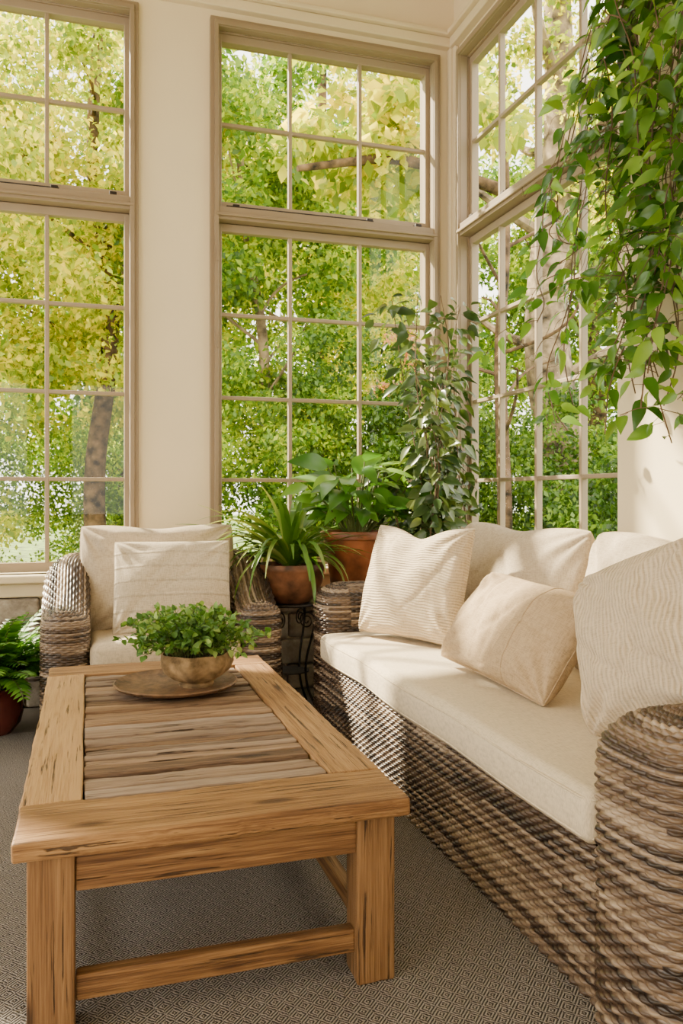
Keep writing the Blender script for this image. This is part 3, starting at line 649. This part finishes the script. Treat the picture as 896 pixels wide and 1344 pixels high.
b=MB(); b.add(*lathe([(0,0),(.07,0),(.11,.05),(.125,.11),(.115,.17),(.095,.20),(.105,.215),(.098,.22),(.088,.20),(0,.19)],c4,40)); mk('pot',b,MAROON,parent=fern,smooth=True)
def fernf():
    P=[];D=[];U=[];S=[];st=MB()
    for i in range(90):
        a=rng.uniform(0,6.28); L=rng.uniform(.28,.52); el=rng.uniform(.8,1.5); t=np.linspace(0,1,16); ang=el-t*rng.uniform(.7,1.6); rr=.02+np.cumsum(np.cos(ang))*L/16; zz=np.cumsum(np.sin(ang))*L/16
        p=np.stack([c4[0]+rr*math.cos(a),c4[1]+rr*math.sin(a),c4[2]+.19+zz],1); p[:,1]=np.minimum(p[:,1],4.6); st.add(*tube(p,.002,4,cap=False)); tg=nrm(np.gradient(p,axis=0)); side=nrm(np.cross(tg,[0,0,1.])+1e-5)
        for j in range(2,16):
            for s in(-1,1):
                P.append(p[j]);D.append(side[j]*s+tg[j]*.6);U.append(np.cross(side[j],tg[j])+rng.normal(size=3)*.15);S.append(.066*math.sin(math.pi*min(.97,(j-1)/15))**.6+.008)
    V,F=scatter(leaf_t(.40,4,.1,.2,.6),P,D,U,S); V[:,1]=np.minimum(V[:,1],4.64); mk_np('fronds',V,F,L_FERN,parent=fern); mk('stems',st,STEM,parent=fern)
fernf()
# hanging vine
c5=(1.90,2.26,3.05)
vine=thing('hanging_vine',c5,'lush trailing green vine spilling from a hanging basket','hanging plant')
b=MB(); b.add(*lathe([(0,0),(.10,0),(.17,.10),(.19,.2),(.18,.2),(0,.17)],c5,36)); mk('basket',b,TERRA2,parent=vine,smooth=True)
b=MB()
for k in range(3):
    a=k*2.094; b.add(*tube([(c5[0]+.18*math.cos(a),c5[1]+.18*math.sin(a),c5[2]+.2),(c5[0],c5[1],c5[2]+.75)],.002,5))
b.add(*tube([(c5[0],c5[1],c5[2]+.75),(c5[0],c5[1],CEIL)],.002,5)); mk('hanging_wire',b,IRON,parent=vine)
def vines():
    P=[];D=[];U=[];S=[];st=MB(); r=np.random.default_rng(41)
    def lerp(tab,y): 
        return float(np.interp(y,[q[0] for q in tab],[q[1] for q in tab]))
    bot=[(2.1,1.40),(2.36,1.16),(2.5,1.36),(2.7,1.50),(2.85,1.32),(3.0,1.22),(3.15,1.85),(3.3,2.2),(3.45,2.45)]
    tp=[(2.1,3.4),(2.4,3.4),(2.7,3.25),(2.9,3.05),(3.1,2.88),(3.3,2.76),(3.45,2.70)]
    def leafy(pts,sp,s0=.055,s1=.125,jit=.04):
        d=np.r_[0,np.cumsum(np.linalg.norm(np.diff(pts,axis=0),axis=1))]; side=1; s=.04
        while s<d[-1]:
            q=np.array([np.interp(s,d,pts[:,k]) for k in range(3)]); side=-side
            dd=np.array([r.normal()*.5-.35,side*r.uniform(.3,1.3),r.uniform(-1.1,.6)]); dd=nrm(dd)
            pet=r.uniform(.01,jit+.02); st.add(*tube([q,q+dd*pet],.001,4,cap=False)); P.append(q+dd*pet); D.append(dd+np.array([0,0,-.3])); U.append(np.array([-.8,-.5,.7])+r.normal(size=3)*.65); S.append(r.uniform(s0,s1)); s+=sp*r.choice([.4,1,1.6,2.8],p=[.3,.4,.2,.1])
    for i in range(28):
        if i<22: y=2.10+.68*r.random()**.9
        elif i<25: y=r.uniform(2.82,3.02)
        else: y=r.uniform(3.08,3.40)
        x=r.uniform(1.88,2.08)
        pk=lerp(tp,y)-r.uniform(0,.25); bt=lerp(bot,y)+abs(r.normal())*.36; bt=min(bt,pk-.25)
        p0=np.array([c5[0],c5[1],c5[2]+.18])+r.normal(size=3)*.04; mid=np.array([(c5[0]+x)/2,(c5[1]+y)/2,max(pk,3.15)+.08])
        n=9; drift=r.normal()*.16; sw=r.uniform(.05,.14); ph=r.random()*6
        pts=[p0,mid,np.array([x,y-.08,pk])]
        for k in range(1,n+1): pts.append(np.array([min(2.1,x+sw*.5*math.cos(ph+k*1.1)),y+drift*k/n+sw*math.sin(ph+k*1.5)*.8,pk+(bt-pk)*k/n]))
        pts=smoothp(pts,3); st.add(*tube(pts,.0028,5,cap=False)); leafy(pts,.046 if y<2.8 else .060)
        for _ in range(3 if y<2.8 else 1):
            k=r.integers(len(pts)//3,len(pts)-2); q=pts[k]; sg=r.choice([-1,1],p=[.45,.55]); L=r.uniform(.12,.34)
            e1=q+np.array([-r.uniform(0,.14),sg*L*.6,r.uniform(-.02,.14)]); e2=e1+np.array([-r.uniform(0,.05),sg*L*.4,-r.uniform(.02,.20)])
            sp=smoothp([q,e1,e2],3); st.add(*tube(sp,.0016,4,cap=False)); leafy(sp,.044,.05,.105)
    for i in range(16):
        y=r.uniform(2.5,3.2); z=r.uniform(1.7,3.0); q=np.array([r.uniform(1.9,2.05),y,z]); pts=[q]
        for k in range(7): q=q+np.array([-.01,r.uniform(.0,.05),r.normal()*.03-.02]); pts.append(q)
        st.add(*tube(smoothp(pts,2),.0012,4,cap=False))
    V,F=scatter(leaf_t(.44,7,.16,.30,.66,.015),P,D,U,S)
    lim=np.where(V[:,1]<2.97,XR-.085,XR-.055); V[:,0]=np.minimum(V[:,0],lim)
    mk_np('leaves',V,F,L_VINE,parent=vine); mk('stems',st,STEMB,parent=vine)
vines()

# ---------------------------------------------------------------- garden
b=MB(); b.add(*box(-30,40,YB+.2,60,-.35,-.3)); b.add(*box(XR+.2,40,-20,YB+.199,-.35,-.3)); gr=mk('lawn',b,GRASS,org=(5,20,-.3)); gr['kind']='stuff'; tag(gr,'green garden lawn outside the windows','lawn')
QT=(np.array([(0,0,0),(.3,.5,.08),(0,1,-.1),(-.3,.5,.08)]),np.array([(0,1,2,3)]))
def tree(name,x,y,h,R,zc,n,size,lm,bark,tr,label,clusters=40,flat=1.,cat='tree',lean=(0,0),cl=.10,off=(0,0),extra=None):
    t=thing(name,(x,y,-.3),label,cat); r=rng
    if tr>0:
        b=MB(); w1,w2=r.normal()*.12,r.normal()*.12
        pts=smoothp([(x,y,-.32),(x+lean[0]*.15+w1,y,h*.15),(x+lean[0]*.3-w1*.6,y+lean[1]*.3,h*.3),(x+lean[0]*.45+w2,y,h*.45),(x+lean[0]*.6-w2,y+lean[1]*.6,h*.6),(x+lean[0],y+lean[1],h*.9)],3); b.add(*tube(pts,np.linspace(tr,tr*.35,len(pts)),14))
        for k in range(8):
            q=pts[int(len(pts)*(.38+.06*k))]; a=k*2.4+x; L=R*r.uniform(.5,.9); e=q+np.array([math.cos(a)*L,math.sin(a)*L,L*.6]); bp=smoothp([q,(q+e)/2+r.normal(size=3)*.15,e],3); b.add(*tube(bp,np.linspace(tr*.26,.008,len(bp)),7))
        if extra: bp=smoothp(extra,3); b.add(*tube(bp,np.linspace(.075,.03,len(bp)),9))
        mk('trunk',b,bark,parent=t,smooth=True)
    cc=r.normal(size=(clusters,3)); cc=nrm(cc)*(r.random((clusters,1))**.4); cc=cc*np.array([R,R*flat,(h-zc[0])/2])+np.array([x+lean[0]*.7+off[0],y+lean[1]*.7+off[1],(h+zc[0])/2])
    ci=r.integers(0,clusters,n); P=cc[ci]+nrm(r.normal(size=(n,3)))*(r.random((n,1))**.45)*np.array([R*cl*2.2,R*cl*2.2*flat,R*cl*1.6]); D=r.normal(size=(n,3)); D[:,2]-=.5; U=r.normal(size=(n,3))*.7+np.array([0,0,1.]); S=r.uniform(.6,1.2,n)*size
    ok=(P[:,1]>YB+.6)|(P[:,0]>XR+.6); P,D,U,S=P[ok],D[ok],U[ok],S[ok]
    V,F=scatter(QT,P,D,U,S); mk_np('foliage',V,F,lm,parent=t,smooth=False); return t
tree('garden_tree',-1.9,10.5,7.5,2.0,(.8,),28000,.11,L_YEL,BARK,.12,'yellow-green leafy garden tree outside the window',100,cl=.11)
tree('garden_tree',.17,11.5,9.0,2.0,(1.6,),29000,.11,L_YEL,BARK,.17,'green-gold leafy garden tree with dark trunk',105,cl=.11)
tree('garden_tree',2.5,11.,7.6,1.8,(2.5,),25000,.11,L_GRN,BARKL,.11,'garden tree with pale trunk and light green leaves',90,lean=(-.6,0),cl=.11)
tree('garden_tree',4.3,15.,10.5,2.8,(2.2,),26000,.14,L_YEL,BARK,.2,'tall garden tree with green leaves',95,cl=.11)
tree('garden_tree',4.35,8.0,6.4,1.3,(4.1,),2200,.19,L_YEL,BARK,.10,'young tree with golden leaves near the window',44,off=(-1.3,0),extra=[(4.32,8,4.5),(3.6,7.95,4.62),(3.0,7.9,4.66),(2.5,7.95,4.56),(2.0,7.9,4.42)])
tree('garden_tree',6.0,9.6,9.6,1.9,(4.6,),6000,.12,L_YEL,BARKL,.42,'large tree with thick pale trunk beside the sunroom',46)
tree('garden_tree',9.0,13.,9.5,2.6,(1.6,),26000,.14,L_GRN,BARK,.22,'green leafy tree beyond the side window',95,cl=.11)
tree('garden_tree',-4.2,15.,10,2.6,(1.,),24000,.14,L_YEL,BARK,.2,'golden leafy tree at the garden edge',95,cl=.11)
tree('garden_tree',.6,18.5,11,3.4,(-.2,),28000,.19,L_GRN,BARK,.25,'big leafy tree filling the garden edge',100,cl=.11)
tree('garden_tree',7.6,20.,11,3.6,(-.2,),22000,.20,L_GRN,BARK,.25,'big golden green tree at the garden edge',100,cl=.11)
tree('flowering_shrub',4.6,10.8,3.7,.8,(2.2,),1500,.08,L_PNK,BARK,.05,'pink blossoming shrub in the garden',22,cat='shrub')
for (x,y,h,R,n,lm) in ((-1.7,8.6,1.6,1.0,10000,L_YEL),(.6,12.9,2.4,1.3,12000,L_GRN),(1.9,9.0,3.0,1.0,16000,L_GRN),(2.9,9.3,3.3,1.0,16000,L_DGR),(4.1,9.4,3.2,1.1,16000,L_DGR),(5.3,8.6,2.4,1.0,13000,L_DGR),(6.6,8.4,2.2,1.0,12000,L_DGR),(5.0,6.7,1.7,.8,8000,L_DGR),(7.6,11.3,2.7,1.3,12000,L_GRN),(6.2,12.6,3.4,1.4,12000,L_GRN),(-1.2,12.6,2.6,1.4,12000,L_GRN)):
    tree('garden_shrub',x,y,h,R,(-.2,),n,.07,lm,BARK,.0,'dense leafy green shrub in the garden',75,cat='shrub',cl=.12)

# ---------------------------------------------------------------- light / world / camera
w=bpy.data.worlds.new('sky'); SC.world=w; w.use_nodes=True; nt=w.node_tree; bg=nt.nodes['Background']; bg.inputs[0].default_value=(1,.925,.785,1); bg.inputs[1].default_value=6.1
sd=Vector((-.62,.62,.66)); l=bpy.data.lights.new('sun','SUN'); l.energy=30; l.angle=math.radians(1.8); l.color=(1,.86,.60); lo=bpy.data.objects.new('sun',l); COL.objects.link(lo); lo.rotation_euler=sd.to_track_quat('Z','Y').to_euler(); lo.location=(-8,12,10)
cam=bpy.data.cameras.new('camera'); cam.sensor_fit='AUTO'; cam.sensor_width=36; cam.lens=36*1067/1344; cam.shift_y=-22/1344; cam.clip_start=.05; co=bpy.data.objects.new('camera',cam); COL.objects.link(co)
cam.dof.use_dof=True; cam.dof.focus_distance=2.4; cam.dof.aperture_fstop=14.0
co.location=(0,0,1.15); co.rotation_euler=(math.radians(90),0,-math.radians(17.3)); SC.camera=co
